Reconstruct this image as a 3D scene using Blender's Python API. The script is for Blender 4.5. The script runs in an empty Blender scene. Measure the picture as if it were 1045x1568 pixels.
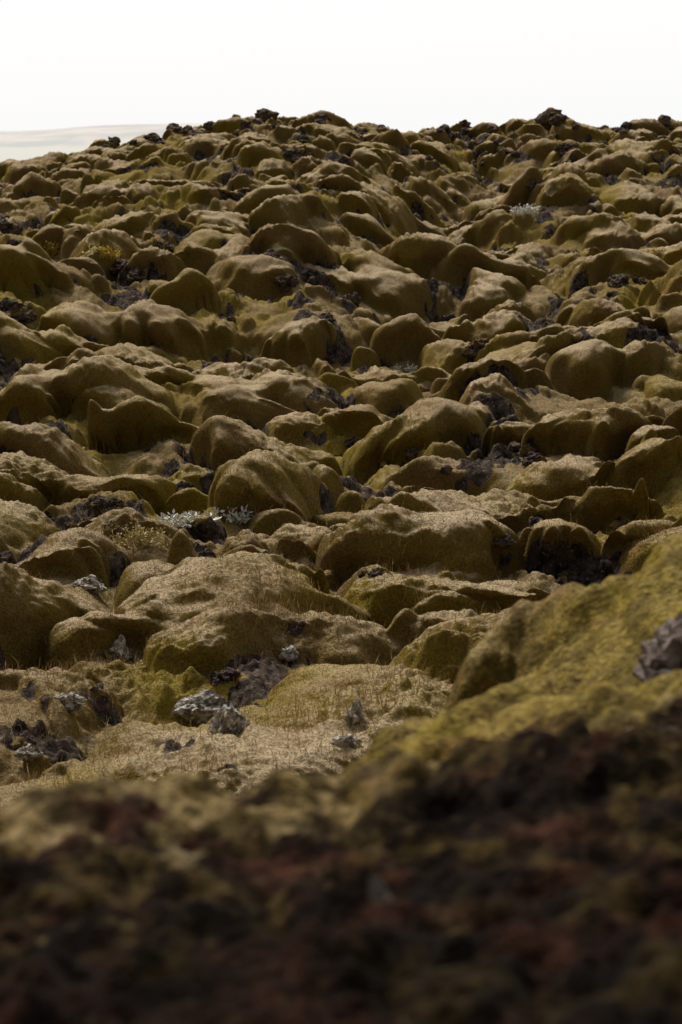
import bpy, math, time
import numpy as np
from mathutils import Vector
T0=time.time()
rng=np.random.default_rng(53)
scene=bpy.context.scene
f32=np.float32

# ---------------------------------------------------------------- noise
_perm=rng.permutation(512).astype(np.int32)
_ga=rng.uniform(0,2*np.pi,512)
_gx=np.cos(_ga).astype(f32); _gy=np.sin(_ga).astype(f32)
def gn(x,y,seed=0):
    x=x.astype(f32)+f32(seed*17.31+900); y=y.astype(f32)+f32(seed*9.73+900)
    xi=np.floor(x).astype(np.int32); yi=np.floor(y).astype(np.int32)
    fx=x-xi; fy=y-yi
    u=fx*fx*fx*(fx*(fx*6-15)+10); v=fy*fy*fy*(fy*(fy*6-15)+10)
    def g(ix,iy,dx,dy):
        h=_perm[(_perm[ix&511]+iy)&511]
        return _gx[h]*dx+_gy[h]*dy
    a=g(xi,yi,fx,fy); b=g(xi+1,yi,fx-1,fy)
    c=g(xi,yi+1,fx,fy-1); d=g(xi+1,yi+1,fx-1,fy-1)
    r=(a+u*(b-a)); r2=(c+u*(d-c))
    return (r+v*(r2-r))*f32(1.45)
def fbm(x,y,o=3,seed=0,rough=.5):
    t=0;a=1.0
    for i in range(o):
        t=t+a*gn(x*2**i,y*2**i,seed+i*3); a*=rough
    return t
def ss(a,b,x):
    t=np.clip((x-a)/(b-a),0,1); return t*t*(3-2*t)

# ---------------------------------------------------------------- base terrain
prof_y=[9,11,25,30.5,34,38,40,43,48,54,60,68,75,82,95,120,4000,9000]
prof_z=[-4.15,-4.15,-4.15,-4.02,-3.9,-3.68,-3.6,-3.54,-3.16,-2.6,-2.02,-1.15,-.45,-.7,-2.5,-7,-14,-14]
cr_x=[-60,-30,-17,-13.2,-11,-8.7,-6.4,-3.1,0,2,4.3,7.8,9.6,13.3,30,60]
cr_z=[-5.,-3.6,-2.0,-1.15,-.75,-.22,.38,.86,.72,.40,.50,.66,.34,.62,.6,.3]
C=np.array([(-3,-8,-.9),(3,-8,-.3),(0,-3,-1.2),(-3,.5,-.9),(-1,.5,-.95),(0,.5,-.95),(1,.5,-.8),(3,.5,-.5),
(-3,2,-1.),(-1,2,-.99),(-.35,2,-.98),(0,2,-.98),(.35,2,-.95),(1,2,-.8),(3,2,-.4),
(-3,3,-1.1),(-1,3,-1.13),(-.53,3,-1.13),(-.32,3.1,-1.09),(-.1,3,-1.12),(.15,3.2,-1.11),(.5,3.2,-1.07),(1,3.2,-1.0),(3,3.2,-.6),
(-3,5,-2.3),(-1,5,-2.5),(-.5,5,-2.4),(-.4,4.2,-1.75),(-1,3.8,-1.6),
(-3,8,-4),(-1,8,-4),(-.3,8,-3.9),(-.8,6.5,-3.5),
(-.15,5,-1.80),(-.04,5.5,-1.97),(.25,6.2,-2.09),(.43,7,-2.18),(.86,7.5,-2.14),(1.41,8,-1.92),(2.5,8.5,-1.6),(4,9,-1.4),
(.27,4.5,-1.54),(.65,4,-1.26),(.9,5.2,-1.54),(1.5,6,-1.54),(3,6,-1.1),(.6,6,-1.88),
(.4,8.7,-3.2),(.9,9.1,-3.2),(1.4,9.7,-3.3),(2.5,10.2,-3.3),(4,10.8,-3.2),(0,7,-3.3),
(-3,11,-4.15),(0,11,-4.15),(1.5,11.7,-4.15),(4,12,-4.15),(0,9.5,-4.15),(-1,10,-4.15)],float)
def tps_k(r2): return .5*r2*np.log(r2+1e-9)
n=len(C)
K=tps_k(((C[:,None,:2]-C[None,:,:2])**2).sum(-1))+np.eye(n)*.01
P=np.c_[np.ones(n),C[:,:2]]
A=np.block([[K,P],[P.T,np.zeros((3,3))]])
wts=np.linalg.solve(A,np.r_[C[:,2],0,0,0])
def tps(x,y):
    o=wts[n]+wts[n+1]*x+wts[n+2]*y
    for i in range(n):
        o=o+wts[i]*tps_k((x-C[i,0])**2+(y-C[i,1])**2)
    return o
def base(x,y):
    z=np.interp(y,prof_y,prof_z)
    w=ss(42,75,y)*(1-ss(85,130,y))
    z=z+w*(np.interp(x,cr_x,cr_z)+.08)
    yr=41+1.2*np.sin(x*.35+1)
    z=z+(.66+.25*ss(2,-4,x))*np.exp(-((y-yr)/3.0)**2)
    z=z-(.80+.2*ss(2,-4,x))*np.exp(-((y-yr-6.5)/3.2)**2)
    gx=2.2+.16*(y-52)+.5*np.sin(y*.5)
    z=z-1.3*np.exp(-((x-gx)/1.9)**2)*ss(46,54,y)*(1-ss(66,74,y))
    big=fbm(x*.11,y*.09,3,5)
    z=z+big*.55*ss(14,26,y)*(1-ss(60,74,y)*.75)*(1-ss(95,130,y))
    z=z+.42*fbm(x*.36,y*.32,3,9,.45)*ss(13,22,y)*(1-ss(66,74,y)*.6)*(1-ss(95,130,y))
    return z

# ---------------------------------------------------------------- grid
ys=np.concatenate([np.linspace(-20,.9,40)[:-1],np.geomspace(.9,10,480)[:-1],np.geomspace(10,50,1300)[:-1],
                   np.geomspace(50,92,520)[:-1],np.geomspace(92,9000,90)])
side=1+np.geomspace(.004,11,70)
sv=np.concatenate([-side[::-1],np.linspace(-1,1,1000),side])
Wf=lambda y:.7+.21*np.maximum(y,0)
NR,NC=len(ys),len(sv)
W=Wf(ys)
X=(W[:,None]*sv[None,:]).astype(f32); Y=np.repeat(ys[:,None],NC,1).astype(f32)
Z=base(X,Y).astype(f32)
near=ys<13
xs_,ys_=np.clip(X[near],-4,4).astype(float),np.clip(Y[near],-8,13).astype(float)
tz=tps(xs_,ys_)
bl=ss(9.5,12.5,Y[near]-np.clip(X[near],0,4)*.35)
Z[near]=(tz*(1-bl)+Z[near]*bl).astype(f32)

wx=.24*gn(X*.8,Y*.8,21)+.105*gn(X*2.0,Y*2.0,22)+.012*gn(X*5,Y*5,23)
wy=.24*gn(X*.8,Y*.8,31)+.105*gn(X*2.0,Y*2.0,32)+.012*gn(X*5,Y*5,33)
Xw=X+wx; Yw=Y+wy
S=np.zeros_like(X)
PW=2.4
def dome(xc,yc,rx,ry,h,rot=0,back=1.7):
    """a moss pillow: blunt round front (downhill), longer back that runs into the slope"""
    R=max(rx,ry*back)+.36
    r0=np.searchsorted(ys,yc-max(rx,ry)-.36); r1=np.searchsorted(ys,yc+R)
    if r1<=r0: return
    wl=W[r0]; wh=W[min(r1,NR-1)]; RX=max(rx,ry)*1.35+.36
    cand=[(xc-RX)/wl,(xc-RX)/wh,(xc+RX)/wl,(xc+RX)/wh]
    c0=np.searchsorted(sv,min(cand)); c1=np.searchsorted(sv,max(cand))
    if c1<=c0: return
    dx=Xw[r0:r1,c0:c1]-xc; dy=Yw[r0:r1,c0:c1]-yc
    c,s=math.cos(rot),math.sin(rot)
    a=(dx*c+dy*s)/rx; b=(-dx*s+dy*c)/ry
    bk=b>0
    r2=a*a+np.where(bk,b/back,b)**2
    u=np.clip(1-r2,0,None)
    wgt=ss(-.4,.8,b)
    d=h*((1-wgt)*u**.56+wgt*u**.90)
    S[r0:r1,c0:c1]+=d**PW

B=[(-484,38,90,60),(-417,35,95,50),(-292,36,135,60),(-282,40.5,80,40),(-150,32.5,175,70),(60,33.3,135,68),(230,36.5,105,55),
(395,36.5,115,60),(285,34.5,90,50),(440,32.5,105,60),(220,30,125,62),(125,27,180,85),(400,25.2,180,95),(-300,27.7,125,100),
(-470,29.5,125,80),(-120,26.3,210,80),(-410,23.7,155,80),(280,26.6,105,70),(-125,21.2,180,105),(165,22.8,115,62),(300,22.6,95,60),
(400,20.4,150,110),(80,18,265,140),(220,20.6,105,72),(330,18.6,145,85),(235,16.8,195,85),(-90,17.6,110,70),(-460,18.2,135,70),
(-290,15.9,130,75),(-20,15.3,230,70),(40,13.7,105,50),(-140,13.3,190,60),(-240,12.4,160,40),(-430,14.3,160,55),(-450,13.2,120,40),
(-190,17.2,150,60),(460,23,110,80),(480,18.5,120,80),(-230,23.5,100,60),(-350,20.2,80,60),(20,29.5,110,60),(-390,31,110,60),(-60,36,100,50)]
kk=.000338
placed=[]
for b,D,w,h in B:
    x=b*kk*D; rx=w*kk*D*.53; hh=max(.12,(h*kk*D)*.82-.05); ry=rx*.72
    dome(x,D+ry*1.3,rx,ry,hh,rng.uniform(-.35,.35),1.6)
    placed.append((x,D+ry*1.3,rx))
    for k in range(6):
        a=rng.uniform(0,6.28); q=rng.uniform(.20,.50)
        dome(x+math.cos(a)*rx*.92,D+ry*1.3+math.sin(a)*ry*.92,rx*q,ry*q,hh*rng.uniform(.4,.85),rng.uniform(-.5,.5))
pl=np.array(placed)
cnt=0
def pn(x,y,s,seed): return float(gn(np.array([x*s],f32),np.array([y*s],f32),seed)[0])
def scatter(y0,y1,cell,rmin,rmax,hmin,hmax,margin=1.5,avoid=True,skip=.12):
    global cnt
    y=y0
    while y<y1:
        half=Wf(y)*margin
        x=-half+rng.uniform(0,cell)
        while x<half:
            xx=x+rng.uniform(-.8,.8)*cell; yy=y+rng.uniform(-.8,.8)*cell
            x+=cell
            if avoid and yy<42:
                dd=np.hypot(pl[:,0]-xx,pl[:,1]-yy)/pl[:,2]
                if dd.min()<.9: continue
            g1=pn(xx,yy,.30,111)
            if rng.random()<skip+.35*max(0,g1): continue
            rx=(rmin+(rmax-rmin)*rng.random()**1.8)*(1-.25*pn(xx,yy,.2,112))
            h=rx*rng.uniform(hmin,hmax)*(1-.35*max(0,pn(xx,yy,.27,113)))
            if yy<15.5 and xx<1: h*=.5
            dome(xx,yy,rx,rx*rng.uniform(.55,1.0),h,rng.uniform(-.8,.8),rng.uniform(1.1,2.1)); cnt+=1
        y+=cell
scatter(11.5,38,.96,.26,.92,.38,.76,1.5,True,.26)
scatter(38,88,.98,.28,.90,.42,.78,1.5,True,.18)
scatter(11.5,85,.60,.10,.27,.50,1.0,1.2,False,.40)
for (x,y,rx,ry,h) in [(.40,6.75,.28,.22,.27),(.55,7.0,.3,.25,.22),(.95,7.4,.4,.3,.08),(1.45,7.8,.4,.4,.10),(.1,5.6,.3,.4,.06),(.75,6.1,.3,.4,.07),(1.2,6.6,.35,.35,.10),
    (-.36,3.05,.22,.2,.04),(.35,4.9,.3,.35,.06),(.35,3.2,.35,.25,.04),(-.9,3.,.3,.3,.07),(.9,4.6,.3,.3,.07),(1.25,7.0,.22,.25,.12),(.8,6.8,.16,.2,.1),(1.0,6.0,.2,.2,.1)]:
    dome(x,y,rx,ry,h,0,1.3)
H=S**f32(1/PW)
print('domes',cnt,time.time()-T0)

far=ss(10,12,Y)
fade=(1-ss(90,130,Y))
lump=np.abs(gn(X*1.5+wx*2,Y*1.5+wy*2,41))
lump2=np.abs(gn(X*4.3+wx*3,Y*4.3+wy*3,43))
lump3=np.abs(gn(X*9+wx*5,Y*9,44))
fine=fbm(X*18,Y*18,2,47,.6)
pat=ss(-.25,.5,gn(X*.7,Y*.7,48)+.25*ss(36,55,Y))
hn=np.clip(H/.45,0,1)
rk=fbm(X*.75,Y*.75,4,51,.6)
lowm=1-ss(.05,.28,H)
rock=ss(.66,.90,rk*(.25+.95*(1-ss(.15,.4,H)))+.40*lowm-.03+.05*ss(50,70,Y))*(1-ss(90,120,Y))*ss(10,12,Y)
crag=np.abs(fbm(X*4,Y*4,3,61,.6))
softsq=lambda a:np.sqrt(a*a+.006)-.077
Hf=H+fade*far*(.12*softsq(lump)+(.035+.075*pat)*softsq(lump2)+(.008+.045*pat)*lump3+.007*fine)
crev=(1-ss(0,.25,H))*ss(-.2,.3,gn(X*.9,Y*.9,71))*far*fade
Hf=Hf-.26*crev
Hf=Hf+rock*(crag*.08-.03)*fade
nearm=1-far
nb=np.abs(gn(X*2.6,Y*2.6,81))*.10*ss(3.2,5,Y)+np.abs(gn(X*6+wx*4,Y*4.5+wy*4,83))*.070+np.abs(gn(X*13,Y*13,84))*.034+gn(X*40,Y*40,85)*.004
nb=nb+(np.abs(fbm(X*7,Y*7,2,87,.6))*.04)*(1-ss(3.2,4.5,Y))
Hf=Hf+nearm*nb*ss(.3,1.2,Y)
hc=np.clip(H,0,1.0)
lean=.86*hc*ss(0,.35,hc)
leanx=-.10*hc
Xf=X+leanx*far; Yf=Y-lean*(far+.35*nearm); Zf=Z+Hf
sc_n=fbm(X*2.4,Y*2.4,4,91,.65)
yy=Y-np.clip(X+.25,0,3)*1.45
scoria=ss(3.14,2.56,yy+sc_n*.38)
scoria=np.where(Y<9,scoria,0)
green=ss(.0,.5,fbm(X*.32,Y*.32,3,95,.6)+.10+.20*(Y<9)*(Y>3.9))*(1-hn*.7)
green=green*np.where(Y<3.9,.6,1)
print('fields',time.time()-T0)

me=bpy.data.meshes.new('mossy_lava_field')
nv=NR*NC
me.vertices.add(nv)
me.vertices.foreach_set('co',np.stack([Xf,Yf,Zf],-1).astype(f32).reshape(-1))
i=np.arange(nv,dtype=np.int32).reshape(NR,NC)
q=np.stack([i[:-1,:-1],i[:-1,1:],i[1:,1:],i[1:,:-1]],-1).reshape(-1)
nf=len(q)//4
me.loops.add(nf*4); me.loops.foreach_set('vertex_index',q)
me.polygons.add(nf)
me.polygons.foreach_set('loop_start',np.arange(0,nf*4,4,dtype=np.int32))
me.polygons.foreach_set('use_smooth',np.ones(nf,bool))
me.update()
masks=np.stack([hn,rock,scoria,green],-1).astype(f32)
at=me.attributes.new('masks','FLOAT_COLOR','POINT'); at.data.foreach_set('color',masks.reshape(-1))
VN=np.empty(nv*3,f32); me.vertex_normals.foreach_get('vector',VN); VN=VN.reshape(NR,NC,3)
a2=me.attributes.new('nz','FLOAT','POINT'); a2.data.foreach_set('value',np.ascontiguousarray(VN[...,2]).reshape(-1))
field=bpy.data.objects.new('mossy_lava_field',me); scene.collection.objects.link(field)
print('mesh',time.time()-T0)

def surf(x,y):
    r=min(max(np.searchsorted(ys,y),1),NR-1)
    c=min(max(np.searchsorted(sv,x/W[r]),1),NC-1)
    return float(Xf[r,c]),float(Yf[r,c]),float(Zf[r,c]),float(H[r,c])
def image_spot(b,py,D,low=0.):
    """unobstructed ground nearest to image coordinates: pixel column offset b, pixel row py"""
    v=(py/1568-.5)*.5143; s=-(.187+v)/(1-.187*v)
    r0=np.searchsorted(ys,10.8); r1=np.searchsorted(ys,90)
    rr=np.arange(r0,r1); cc=np.clip(np.searchsorted(sv,(b*kk*ys[rr])/W[rr]),1,NC-2)
    yv=Yf[rr,cc]; sl=Zf[rr,cc]/yv; vis=sl>=np.maximum.accumulate(sl)-2e-4
    cost=np.abs(sl-s)+np.where(vis,0,9)+.002*np.abs(yv-D)/D+low*H[rr,cc]
    k=int(np.argmin(cost)); return float(Xf[rr[k],cc[k]]),float(yv[k]),float(Zf[rr[k],cc[k]])

# ---------------------------------------------------------------- material helpers
class NT:
    def __init__(s,name):
        s.m=bpy.data.materials.new(name); s.m.use_nodes=True; s.t=s.m.node_tree; s.t.nodes.clear()
        s.out=s.t.nodes.new('ShaderNodeOutputMaterial'); s.b=s.t.nodes.new('ShaderNodeBsdfPrincipled')
        s.t.links.new(s.b.outputs[0],s.out.inputs[0])
        s.b.inputs['Roughness'].default_value=.95
        s.b.inputs['Specular IOR Level'].default_value=.06
    def n(s,ty,**k):
        nd=s.t.nodes.new(ty)
        for a,b in k.items(): setattr(nd,a,b)
        return nd
    def L(s,a,b): s.t.links.new(a,b)
    def noise(s,scale,detail=3,rough=.55,vec=None):
        nd=s.n('ShaderNodeTexNoise'); nd.inputs['Scale'].default_value=scale
        nd.inputs['Detail'].default_value=detail; nd.inputs['Roughness'].default_value=rough
        if vec is not None: s.L(vec,nd.inputs['Vector'])
        return nd.outputs[0]
    def mr(s,v,a,b,c=0,d=1):
        nd=s.n('ShaderNodeMapRange'); nd.interpolation_type='SMOOTHSTEP'
        s.L(v,nd.inputs[0])
        for k,x in zip((1,2,3,4),(a,b,c,d)): nd.inputs[k].default_value=x
        return nd.outputs[0]
    def mix(s,f,a,b,mode='MIX'):
        nd=s.n('ShaderNodeMix',data_type='RGBA',blend_type=mode)
        if isinstance(f,(int,float)): nd.inputs[0].default_value=f
        else: s.L(f,nd.inputs[0])
        for k,x in ((6,a),(7,b)):
            if isinstance(x,tuple): nd.inputs[k].default_value=(*x,1)
            else: s.L(x,nd.inputs[k])
        return nd.outputs[2]
    def math(s,op,a,b=None):
        nd=s.n('ShaderNodeMath',operation=op)
        for k,x in ((0,a),(1,b)):
            if x is None: continue
            if isinstance(x,(int,float)): nd.inputs[k].default_value=x
            else: s.L(x,nd.inputs[k])
        return nd.outputs[0]

m=NT('moss_and_scoria')
geo=m.n('ShaderNodeNewGeometry'); pos=geo.outputs['Position']
nz=m.n('ShaderNodeAttribute',attribute_name='nz').outputs['Fac']
sepp=m.n('ShaderNodeSeparateXYZ'); m.L(pos,sepp.inputs[0])
att=m.n('ShaderNodeAttribute',attribute_name='masks')
sc=m.n('ShaderNodeSeparateColor'); m.L(att.outputs['Color'],sc.inputs[0])
hN,rK,sC,gR=sc.outputs[0],sc.outputs[1],sc.outputs[2],att.outputs['Alpha']
n1=m.noise(1.6,4,.6,pos); n2=m.noise(9,4,.6,pos); n3=m.noise(45,3,.6,pos); n4=m.noise(140,2,.5,pos)
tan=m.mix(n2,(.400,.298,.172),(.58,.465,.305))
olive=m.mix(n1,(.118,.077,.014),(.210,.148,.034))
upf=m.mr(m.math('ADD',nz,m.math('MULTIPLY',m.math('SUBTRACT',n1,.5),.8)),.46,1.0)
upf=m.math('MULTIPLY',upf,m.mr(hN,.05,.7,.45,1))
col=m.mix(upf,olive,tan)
grn=m.mix(n2,(.180,.132,.011),(.33,.245,.026))
col=m.mix(m.math('MULTIPLY',gR,.72),col,grn)
col=m.mix(m.mr(m.noise(.55,3,.55,pos),.42,.62,0,.36),col,(.20,.125,.060))
col=m.mix(m.mr(m.noise(2.7,4,.65,pos),.54,.72,0,.6),col,(.17,.085,.038))
col=m.mix(m.mr(n3,.32,.6,.48,0),col,(.04,.026,.010))
col=m.mix(m.mr(m.noise(18,4,.7,pos),.51,.67,0,.42),col,(.05,.033,.014))
rockc=m.mix(m.mr(n2,.35,.7),(.020,.015,.012),(.105,.080,.062))
rockc=m.mix(m.mr(m.noise(26,3,.6,pos),.58,.70,0,.6),rockc,(.28,.25,.20))
rmask=m.mr(m.math('ADD',rK,m.math('MULTIPLY',m.math('SUBTRACT',n2,.5),1.1)),.45,.62)
col=m.mix(rmask,col,rockc)
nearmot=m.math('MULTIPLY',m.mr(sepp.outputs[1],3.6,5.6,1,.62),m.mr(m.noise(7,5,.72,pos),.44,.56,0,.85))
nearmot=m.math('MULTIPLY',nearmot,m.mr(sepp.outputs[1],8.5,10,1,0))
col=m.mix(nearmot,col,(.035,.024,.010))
nA=m.noise(3.2,4,.6,pos); nB=m.noise(5.5,4,.6,pos)
sco=m.mix(m.mr(nA,.42,.64),(.010,.006,.004),(.054,.021,.012))
sco=m.mix(m.mr(nB,.47,.60,0,.85),sco,(.068,.046,.014))
sco=m.mix(m.mr(m.noise(12,4,.7,pos),.42,.60,.85,0),sco,(.004,.0028,.002))
sco=m.mix(m.mr(n3,.58,.72,0,.4),sco,(.11,.075,.035))
sco=m.mix(m.mr(m.noise(9,1,.5,pos),.765,.78,0,.7),sco,(.14,.11,.09))
sco=m.mix(m.mr(sepp.outputs[1],1.95,2.75,.6,0),sco,(.004,.0025,.002))  # vignette painted in: scoria nearest the camera darkens almost to black
smask=m.mr(m.math('ADD',sC,m.math('MULTIPLY',m.math('SUBTRACT',m.noise(6,5,.7,pos),.5),1.6)),.25,.75)
col=m.mix(smask,col,sco)
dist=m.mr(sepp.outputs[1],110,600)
col=m.mix(dist,col,(.45,.45,.42))  # distance haze painted into the base colour: far plain turns pale
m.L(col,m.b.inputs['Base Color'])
bsum=m.math('ADD',m.math('MULTIPLY',n3,1.1),m.math('MULTIPLY',n4,.5))
bsum=m.math('ADD',bsum,m.math('MULTIPLY',n2,1.2))
bp=m.n('ShaderNodeBump'); bp.inputs['Strength'].default_value=.85; bp.inputs['Distance'].default_value=.035
m.L(bsum,bp.inputs['Height']); m.L(bp.outputs[0],m.b.inputs['Normal'])
m.b.inputs['Specular IOR Level'].default_value=.03
me.materials.append(m.m)

# ---------------------------------------------------------------- moss fuzz (short shoots on the cushions)
NB=620000
ra=np.searchsorted(ys,2.6); rb=np.searchsorted(ys,28)
ca=np.searchsorted(sv,-1.02); cb=np.searchsorted(sv,1.02)
ri=rng.integers(ra,rb,NB); ci=rng.integers(ca,cb,NB)
keep=(rock[ri,ci]<.4)&(scoria[ri,ci]<.6); ri=ri[keep]; ci=ci[keep]; NB=len(ri)
Pp=np.stack([Xf[ri,ci],Yf[ri,ci],Zf[ri,ci]],-1).astype(float)
Yb=ys[ri]; hb=np.clip(Yb*.0007,.004,.013)*rng.uniform(.6,1.2,NB)
sp=np.c_[rng.normal(0,1,(NB,2))*(W[ri]*.002)[:,None]*.5,np.zeros(NB)]
Dv=VN[ri,ci]*.9+np.array([0,0,.25])+rng.normal(0,.35,(NB,3)); Dv/=np.linalg.norm(Dv,axis=1)[:,None]
Sd=np.cross(Dv,rng.normal(0,1,(NB,3))); Sd/=np.linalg.norm(Sd,axis=1)[:,None]
bw=hb*.30
Pp=Pp+sp-VN[ri,ci]*.002
VV=np.stack([Pp-Sd*bw[:,None],Pp+Sd*bw[:,None],Pp+Dv*hb[:,None]],1).reshape(-1,3).astype(f32)
fm=bpy.data.meshes.new('moss_fuzz'); fm.vertices.add(NB*3); fm.vertices.foreach_set('co',VV.reshape(-1))
fm.loops.add(NB*3); fm.loops.foreach_set('vertex_index',np.arange(NB*3,dtype=np.int32))
fm.polygons.add(NB); fm.polygons.foreach_set('loop_start',np.arange(0,NB*3,3,dtype=np.int32)); fm.update()
a3=fm.attributes.new('masks','FLOAT_COLOR','POINT'); a3.data.foreach_set('color',np.repeat(masks[ri,ci],3,0).reshape(-1))
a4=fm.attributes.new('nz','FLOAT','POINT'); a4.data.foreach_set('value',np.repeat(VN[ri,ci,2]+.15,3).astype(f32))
fm.materials.append(m.m)
scene.collection.objects.link(bpy.data.objects.new('moss_fuzz',fm))

def rock_mat(name,dark,light,lich,amt,moss=.8):
    r=NT(name); tc=r.n('ShaderNodeNewGeometry').outputs['Position']
    a=r.noise(11,5,.65,tc); b=r.noise(17,5,.7,tc)
    c=r.mix(r.mr(a,.35,.65),dark,light)
    c=r.mix(r.mr(b,.62-amt,.74-amt,0,.85),c,lich)
    c=r.mix(r.mr(r.noise(4,3,.5,tc),.52,.62,0,moss),c,(.17,.115,.035))
    r.L(c,r.b.inputs['Base Color'])
    bb=r.n('ShaderNodeBump'); bb.inputs['Distance'].default_value=.05; bb.inputs['Strength'].default_value=1
    r.L(r.noise(25,5,.7,tc),bb.inputs['Height']); r.L(bb.outputs[0],r.b.inputs['Normal'])
    return r.m
lava_m=rock_mat('lava_rock_mat',(.022,.017,.014),(.12,.09,.072),(.28,.25,.21),.03)
lich_m=rock_mat('lichen_rock_mat',(.12,.10,.08),(.37,.33,.28),(.70,.66,.58),.16,.3)
red_m=rock_mat('reddish_rock_mat',(.10,.074,.062),(.28,.225,.195),(.46,.41,.36),.06,.4)

# ---------------------------------------------------------------- rocks
import bmesh
from mathutils import noise as mn
def rock_template(seed,sub=4):
    bm=bmesh.new(); bmesh.ops.create_icosphere(bm,subdivisions=sub,radius=1)
    o=Vector((seed*7.1,seed*3.3,seed*1.7))
    for v in bm.verts:
        p=v.co.copy()
        d=1+.45*mn.noise(p*1.1+o)+.30*abs(mn.noise(p*2.6+o))*1.2-.35*abs(mn.noise(p*4.7+o))+.12*mn.noise(p*9+o)
        v.co=p*(d+mn.cell(p*2.2+o)*.16)
    vs=np.array([v.co[:] for v in bm.verts]); fs=np.array([[v.index for v in f.verts] for f in bm.faces])
    bm.free(); return vs,fs
TM=[rock_template(k+1,4 if k<4 else 3) for k in range(10)]
def join_rocks(name,items,mat):
    V=[];F=[];o=0
    for (x,y,z,sx,sy,sz,rot,k) in items:
        vs,fs=TM[k]
        c,s=math.cos(rot),math.sin(rot)
        vx=vs[:,0]*sx; vy=vs[:,1]*sy
        V.append(np.c_[vx*c-vy*s+x,vx*s+vy*c+y,vs[:,2]*sz+z]); F.append(fs+o); o+=len(vs)
    V=np.concatenate(V);F=np.concatenate(F)
    mm=bpy.data.meshes.new(name); mm.from_pydata(V.tolist(),[],F.tolist()); mm.materials.append(mat)
    ob=bpy.data.objects.new(name,mm); scene.collection.objects.link(ob); return ob
items=[]
tries=0
while len(items)<340 and tries<30000:
    tries+=1
    y=10**rng.uniform(math.log10(12.5),math.log10(78)); x=rng.uniform(-1.2,1.2)*Wf(y)
    r=np.searchsorted(ys,y); c=np.searchsorted(sv,x/W[r]); c=min(c,NC-1)
    if rock[r,c]<.5 or H[r,c]>.30: continue
    sx,sy,sz,_=surf(x,y)
    for k in range(rng.integers(1,3)):
        s=rng.uniform(.04,.09)*(1.7 if y>38 else 1)
        items.append((sx+rng.uniform(-.2,.2),sy+rng.uniform(-.15,.15),sz,s*rng.uniform(.8,1.5),s,s*rng.uniform(.7,1.2),rng.uniform(0,6),int(rng.integers(4,10))))
for k in range(130):
    x=rng.uniform(-10,14); y=rng.uniform(70,77); sx,sy,sz,_=surf(x,y); s=rng.uniform(.08,.22)
    items.append((sx,sy,sz+s*.1,s*1.3,s,s*.8,rng.uniform(0,6),int(rng.integers(4,10))))
for (b,py,D,wp) in [(308,182,74.5,32),(298,188,74.3,24),(318,188,74.4,22),(-112,176,74,24),(-240,190,73,22),(-225,188,73,18),(-80,236,62,24),(-70,245,64,20),(-330,203,72,18),(-190,184,74,18),(150,190,75,20),(-30,182,75,18),(180,190,75,16),(470,186,75,20)]:
    x_,y_,z_=image_spot(b,py,D); s=wp*kk*y_*.5
    items.append((x_,y_,z_+s*(.35 if abs(b-308)<12 else .05),s*1.2,s,s*.75,rng.uniform(0,6),int(rng.integers(4,10))))
for (b,py,D,wp) in [(90,665,25.6,30),(80,680,25.4,22),(108,672,25.7,22),(285,690,24.2,38),(292,715,23.6,30),(-350,790,20.6,40),(-345,805,20.3,28),(-490,500,38,50),(-480,520,37,36),(-510,345,48,46),(-495,355,48,38),
    (345,885,17.9,22),(355,890,17.9,18),(240,830,19.2,30),(250,845,19,22),(60,880,18,24),(40,880,17.9,20),(-170,1035,13.9,30),(-190,1040,14,26),(-205,885,16.8,26),(-382,895,16.3,24),
    (-350,1000,14.9,28),(-335,1015,14.6,30),(210,515,33,26),(195,540,31,26),(20,690,24.,22),(-235,745,24,24),(-60,235,52,26),(280,280,58,34),(-60,250,57,34),(410,430,40,32),(440,435,40,26),
    (-325,410,41,40),(-300,415,41,32),(-260,405,42,30),(-80,435,40,30),(330,220,66,30),(-470,600,29,28),(-370,545,34,24),(60,560,33,22),(-20,500,37,24),(160,500,37,24)]:
    x_,y_,z_=image_spot(b,py,D,.04); s=wp*kk*y_*.5
    items.append((x_,y_,z_,s*1.2,s*.9,s*.75,rng.uniform(0,6),int(rng.integers(0,4))))
join_rocks('lava_rocks',items,lava_m)
def lrock(name,L,mat=lich_m):
    it=[]
    for (b,py,D,wp,fx,fz) in L:
        x_,y_,z_=image_spot(b,py,D); s=wp*kk*y_*.5
        it.append((x_,y_,z_+s*.3*fz,s*fx,s*.8,s*fz,rng.uniform(-.4,.4),int(rng.integers(0,4))))
    return join_rocks(name,it,mat)
lrock('lichen_covered_rock',[(-212,1092,13.6,62,1.3,.75),(-165,1120,13.3,52,.9,1.1)])
lrock('lichen_covered_rock',[(28,1105,13.3,32,.8,1.5)])
lrock('lichen_covered_rock',[(12,1143,12.6,34,1.2,.8)])
lrock('lichen_covered_rock',[(-340,1005,14.7,34,.9,1.3)])
lrock('lichen_covered_rock',[(-78,1003,14.4,26,1.1,.8)])
lrock('lichen_covered_rock',[(-482,1158,12.6,28,1.3,.8)])
lrock('lichen_covered_rock',[(-420,1080,13.6,34,1.3,.8)])
lrock('lichen_covered_rock',[(-385,900,17,36,1.3,.7)])
it=[]
for (x_,y_,s) in [(1.0,5.75,.10),(1.09,5.9,.15),(1.15,5.5,.12)]:
    a_=surf(x_,y_); it.append((a_[0],a_[1],a_[2]+s*.05,s,s,s*.9,1.,int(rng.integers(0,4))))
join_rocks('reddish_lava_rock',it,red_m)

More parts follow.
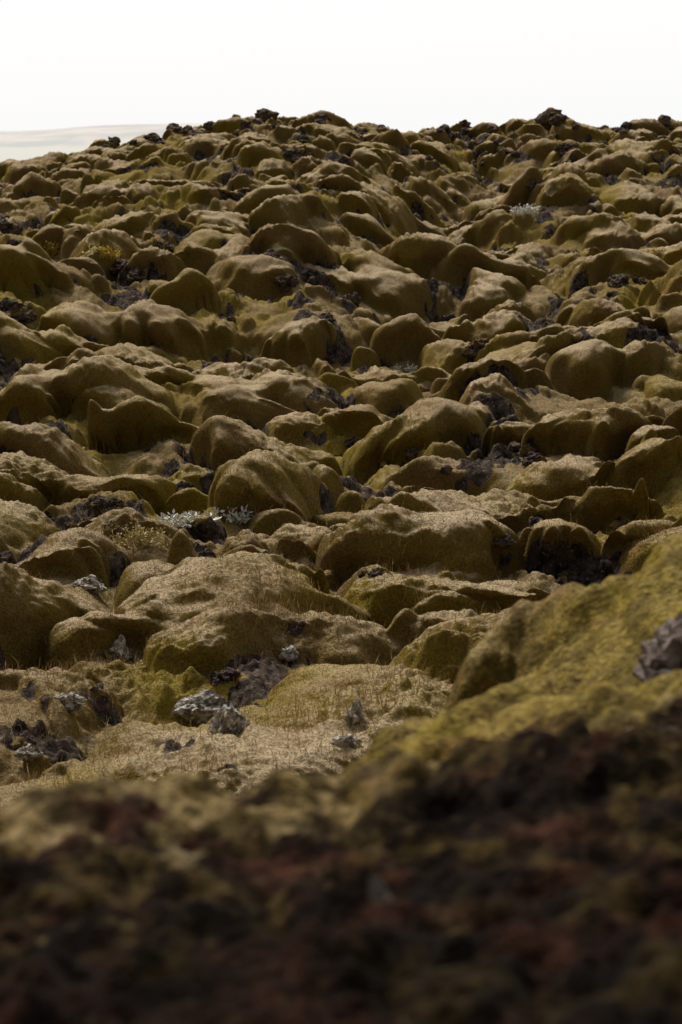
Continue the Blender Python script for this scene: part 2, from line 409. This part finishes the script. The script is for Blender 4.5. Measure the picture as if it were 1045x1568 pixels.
# ---------------------------------------------------------------- vegetation
def leaf_mat(name,a,b):
    r=NT(name); tc=r.n('ShaderNodeNewGeometry').outputs['Position']
    r.L(r.mix(r.mr(r.noise(30,3,.6,tc),.3,.7),a,b),r.b.inputs['Base Color'])
    r.b.inputs['Roughness'].default_value=.6
    return r.m
def shrub(name,b,py,D,wpx,hpx,col,nst=26,leaf=.018,nl=26):
    V=[];F=[]
    cx,cy,cz=image_spot(b,py,D); hw=wpx*kk*cy*.5; hh=hpx*kk*cy
    def quad(*p):
        o=len(V); V.extend(p); F.append((o,o+1,o+2,o+3))
    for s in range(nst):
        a=rng.uniform(-1,1); x0=cx+a*hw*.7; y0=cy+rng.uniform(-.2,.2)*hw; z0=cz
        p=np.array([x0,y0,z0-.03]); d=np.array([a*.6+rng.normal(0,.35),rng.normal(0,.35),1.0]); ln=hh*rng.uniform(.5,1.)*(1-.35*abs(a))
        d/=np.linalg.norm(d); seg=6; t=leaf*.12
        pts=[p+d*ln*k/seg+np.array([0,0,-.1*ln*(k/seg)**2]) for k in range(seg+1)]
        for k in range(seg):
            e=np.array([t,0,0]);quad(pts[k]-e,pts[k]+e,pts[k+1]+e*.7,pts[k+1]-e*.7)
        for k in range(nl):
            u=rng.uniform(.25,1)*seg; kq=min(int(u),seg-1); q=pts[kq]+(pts[kq+1]-pts[kq])*(u-kq)
            dr=rng.normal(0,1,3); dr[2]=abs(dr[2])*.8; dr/=np.linalg.norm(dr)
            sd=np.cross(dr,rng.normal(0,1,3)); sd/=np.linalg.norm(sd)
            L=leaf*rng.uniform(.7,1.4); q=q+dr*leaf*rng.uniform(0,1.5)
            quad(q,q+dr*L*.5+sd*L*.28,q+dr*L,q+dr*L*.5-sd*L*.28)
    mm=bpy.data.meshes.new(name); mm.from_pydata([tuple(map(float,v)) for v in V],[],F); mm.materials.append(col)
    ob=bpy.data.objects.new(name,mm); scene.collection.objects.link(ob)
white_l=leaf_mat('willow_leaf',(.42,.41,.35),(.74,.73,.66))
straw_l=leaf_mat('straw_leaf',(.36,.29,.12),(.50,.42,.20))
yel_l=leaf_mat('yellow_leaf',(.34,.25,.03),(.55,.43,.08))
shrub('woolly_willow_shrub',-230,810,20.6,75,42,white_l,20,.055,14)
shrub('woolly_willow_shrub',-170,795,20.9,50,42,white_l,10,.055,14)
shrub('woolly_willow_shrub',268,330,55,42,22,white_l,20,.08,14)
shrub('woolly_willow_shrub',95,570,31,36,20,white_l,12,.05,12)
shrub('dry_straw_shrub',-307,842,19.6,75,55,straw_l,36,.03,26)
shrub('yellow_birch_shrub',-425,393,45,80,30,yel_l,30,.07,22)
shrub('yellow_birch_shrub',-350,393,45,60,20,yel_l,16,.07,18)
shrub('yellow_birch_shrub',465,388,46,34,10,yel_l,10,.06,14)

V=[];F=[]
tufts=[(-70,910,17,80),(-40,900,16.8,80),(20,975,15.2,80),(-60,1100,13.2,70),(-110,930,14.5,80),(120,920,17.3,70),(60,1150,12.8,60),(-20,1160,12.4,60),(-200,1180,12.2,60),(-400,1040,15,60),(-330,860,18.7,60),(90,830,20.3,50),(-220,700,26,50),(-130,780,21.,50),(350,780,21,50),(480,800,20,50),(-440,1130,12,60),(10,1060,13.9,60),(100,1030,14,60),(-90,880,18,70)]
tf=[]
for b,py,D,w in tufts:
    x_,y_,z_=image_spot(b,py,D); tf.append((x_,y_+.1,w,1.4))
for k in range(420):
    y=rng.uniform(11.5,40); tf.append((rng.uniform(-1,1)*Wf(y),y,14,1.1))
for k in range(80):
    y=rng.uniform(11.8,16); tf.append((rng.uniform(-1,.4)*Wf(y)*.8,y,16,1.))
for (tx,ty,w,hs) in tf:
    for k in range(w):
        x,y,z,_=surf(tx+rng.normal(0,.16),ty+rng.normal(0,.2))
        h=rng.uniform(.03,.11)*hs; lx,ly=rng.normal(0,.5,2)*h; wd=rng.uniform(.001,.002)*(1+y*.02)
        o=len(V); V+= [(x-wd,y,z-.01),(x+wd,y,z-.01),(x+lx*.4+wd*.7,y+ly*.4,z+h*.6),(x+lx*.4-wd*.7,y+ly*.4,z+h*.6),(x+lx,y+ly,z+h)]
        F+=[(o,o+1,o+2,o+3),(o+3,o+2,o+4)]
mm=bpy.data.meshes.new('dry_grass'); mm.from_pydata(V,[],F); mm.materials.append(leaf_mat('dry_grass_mat',(.28,.18,.07),(.44,.32,.13)))
scene.collection.objects.link(bpy.data.objects.new('dry_grass',mm))

# ---------------------------------------------------------------- distant hills
nx,ny=300,24
V=[];F=[]
hx=np.linspace(-4200,4200,nx)
for j in range(ny):
    t=j/(ny-1); yy_=3300+t*900
    prof=24*np.exp(-((hx+330)/250.)**2)+8*np.exp(-((hx+900)/250.)**2)+12+6*fbm(hx/700.,hx*0+3,3,4)
    zz=-14+(prof+10)*math.sin(min(1,t*1.2)*math.pi/2)+1.5*fbm(hx/120.,hx*0+yy_/150.,3,8)*t
    for a,b_ in zip(hx,zz): V.append((float(a),float(yy_),float(b_)))
for j in range(ny-1):
    for i_ in range(nx-1):
        o=j*nx+i_; F.append((o,o+1,o+nx+1,o+nx))
mm=bpy.data.meshes.new('distant_hills'); mm.from_pydata(V,[],F)
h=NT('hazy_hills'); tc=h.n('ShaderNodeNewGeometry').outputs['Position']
h.L(h.mix(h.mr(h.noise(.006,4,.6,tc),.4,.6),(.50,.465,.44),(.38,.40,.39)),h.b.inputs['Base Color']); mm.materials.append(h.m)  # aerial haze put into the hills' colour as pale tones
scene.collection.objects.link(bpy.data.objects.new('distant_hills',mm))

# ---------------------------------------------------------------- sky + sun
el,az=math.radians(52),math.radians(-26)
w=bpy.data.worlds.new('World'); scene.world=w; w.use_nodes=True
nt=w.node_tree; bg=nt.nodes['Background']
sky=nt.nodes.new('ShaderNodeTexSky'); sky.sky_type='NISHITA'; sky.sun_disc=False
sky.sun_elevation=el; sky.sun_rotation=az; sky.air_density=1; sky.dust_density=4
tcw=nt.nodes.new('ShaderNodeTexCoord'); sx=nt.nodes.new('ShaderNodeSeparateXYZ'); nt.links.new(tcw.outputs['Generated'],sx.inputs[0])
mrw=nt.nodes.new('ShaderNodeMapRange'); mrw.interpolation_type='SMOOTHSTEP'
nt.links.new(sx.outputs[1],mrw.inputs[0]); mrw.inputs[1].default_value=-.40; mrw.inputs[2].default_value=.45
cl=nt.nodes.new('ShaderNodeMix'); cl.data_type='RGBA'; nt.links.new(mrw.outputs[0],cl.inputs[0])
cl.inputs[6].default_value=(2.2,2.2,2.3,1); cl.inputs[7].default_value=(10.4,10.4,10.45,1)
mx=nt.nodes.new('ShaderNodeMix'); mx.data_type='RGBA'; mx.inputs[0].default_value=.86
nt.links.new(sky.outputs[0],mx.inputs[6]); nt.links.new(cl.outputs[2],mx.inputs[7])
nt.links.new(mx.outputs[2],bg.inputs[0]); bg.inputs[1].default_value=.105
sl=bpy.data.lights.new('sun','SUN'); sl.energy=4.6; sl.angle=math.radians(15); sl.color=(1,.94,.86)
so=bpy.data.objects.new('sun',sl); scene.collection.objects.link(so)
d=Vector((math.sin(az)*math.cos(el),math.cos(az)*math.cos(el),math.sin(el)))
so.rotation_euler=d.to_track_quat('Z','Y').to_euler(); so.location=(0,20,30)

# ---------------------------------------------------------------- camera
cam=bpy.data.cameras.new('camera'); co_=bpy.data.objects.new('camera',cam); scene.collection.objects.link(co_)
co_.location=(0,0,0); co_.rotation_euler=(math.radians(90-10.6),0,0)
cam.sensor_fit='VERTICAL'; cam.sensor_height=36; cam.sensor_width=24; cam.lens=70
cam.clip_start=.05; cam.clip_end=20000
cam.dof.use_dof=True; cam.dof.focus_distance=21; cam.dof.aperture_fstop=4.0
scene.camera=co_
scene.view_settings.view_transform='Standard'; scene.view_settings.look='None'; scene.view_settings.exposure=0
print('done',time.time()-T0)
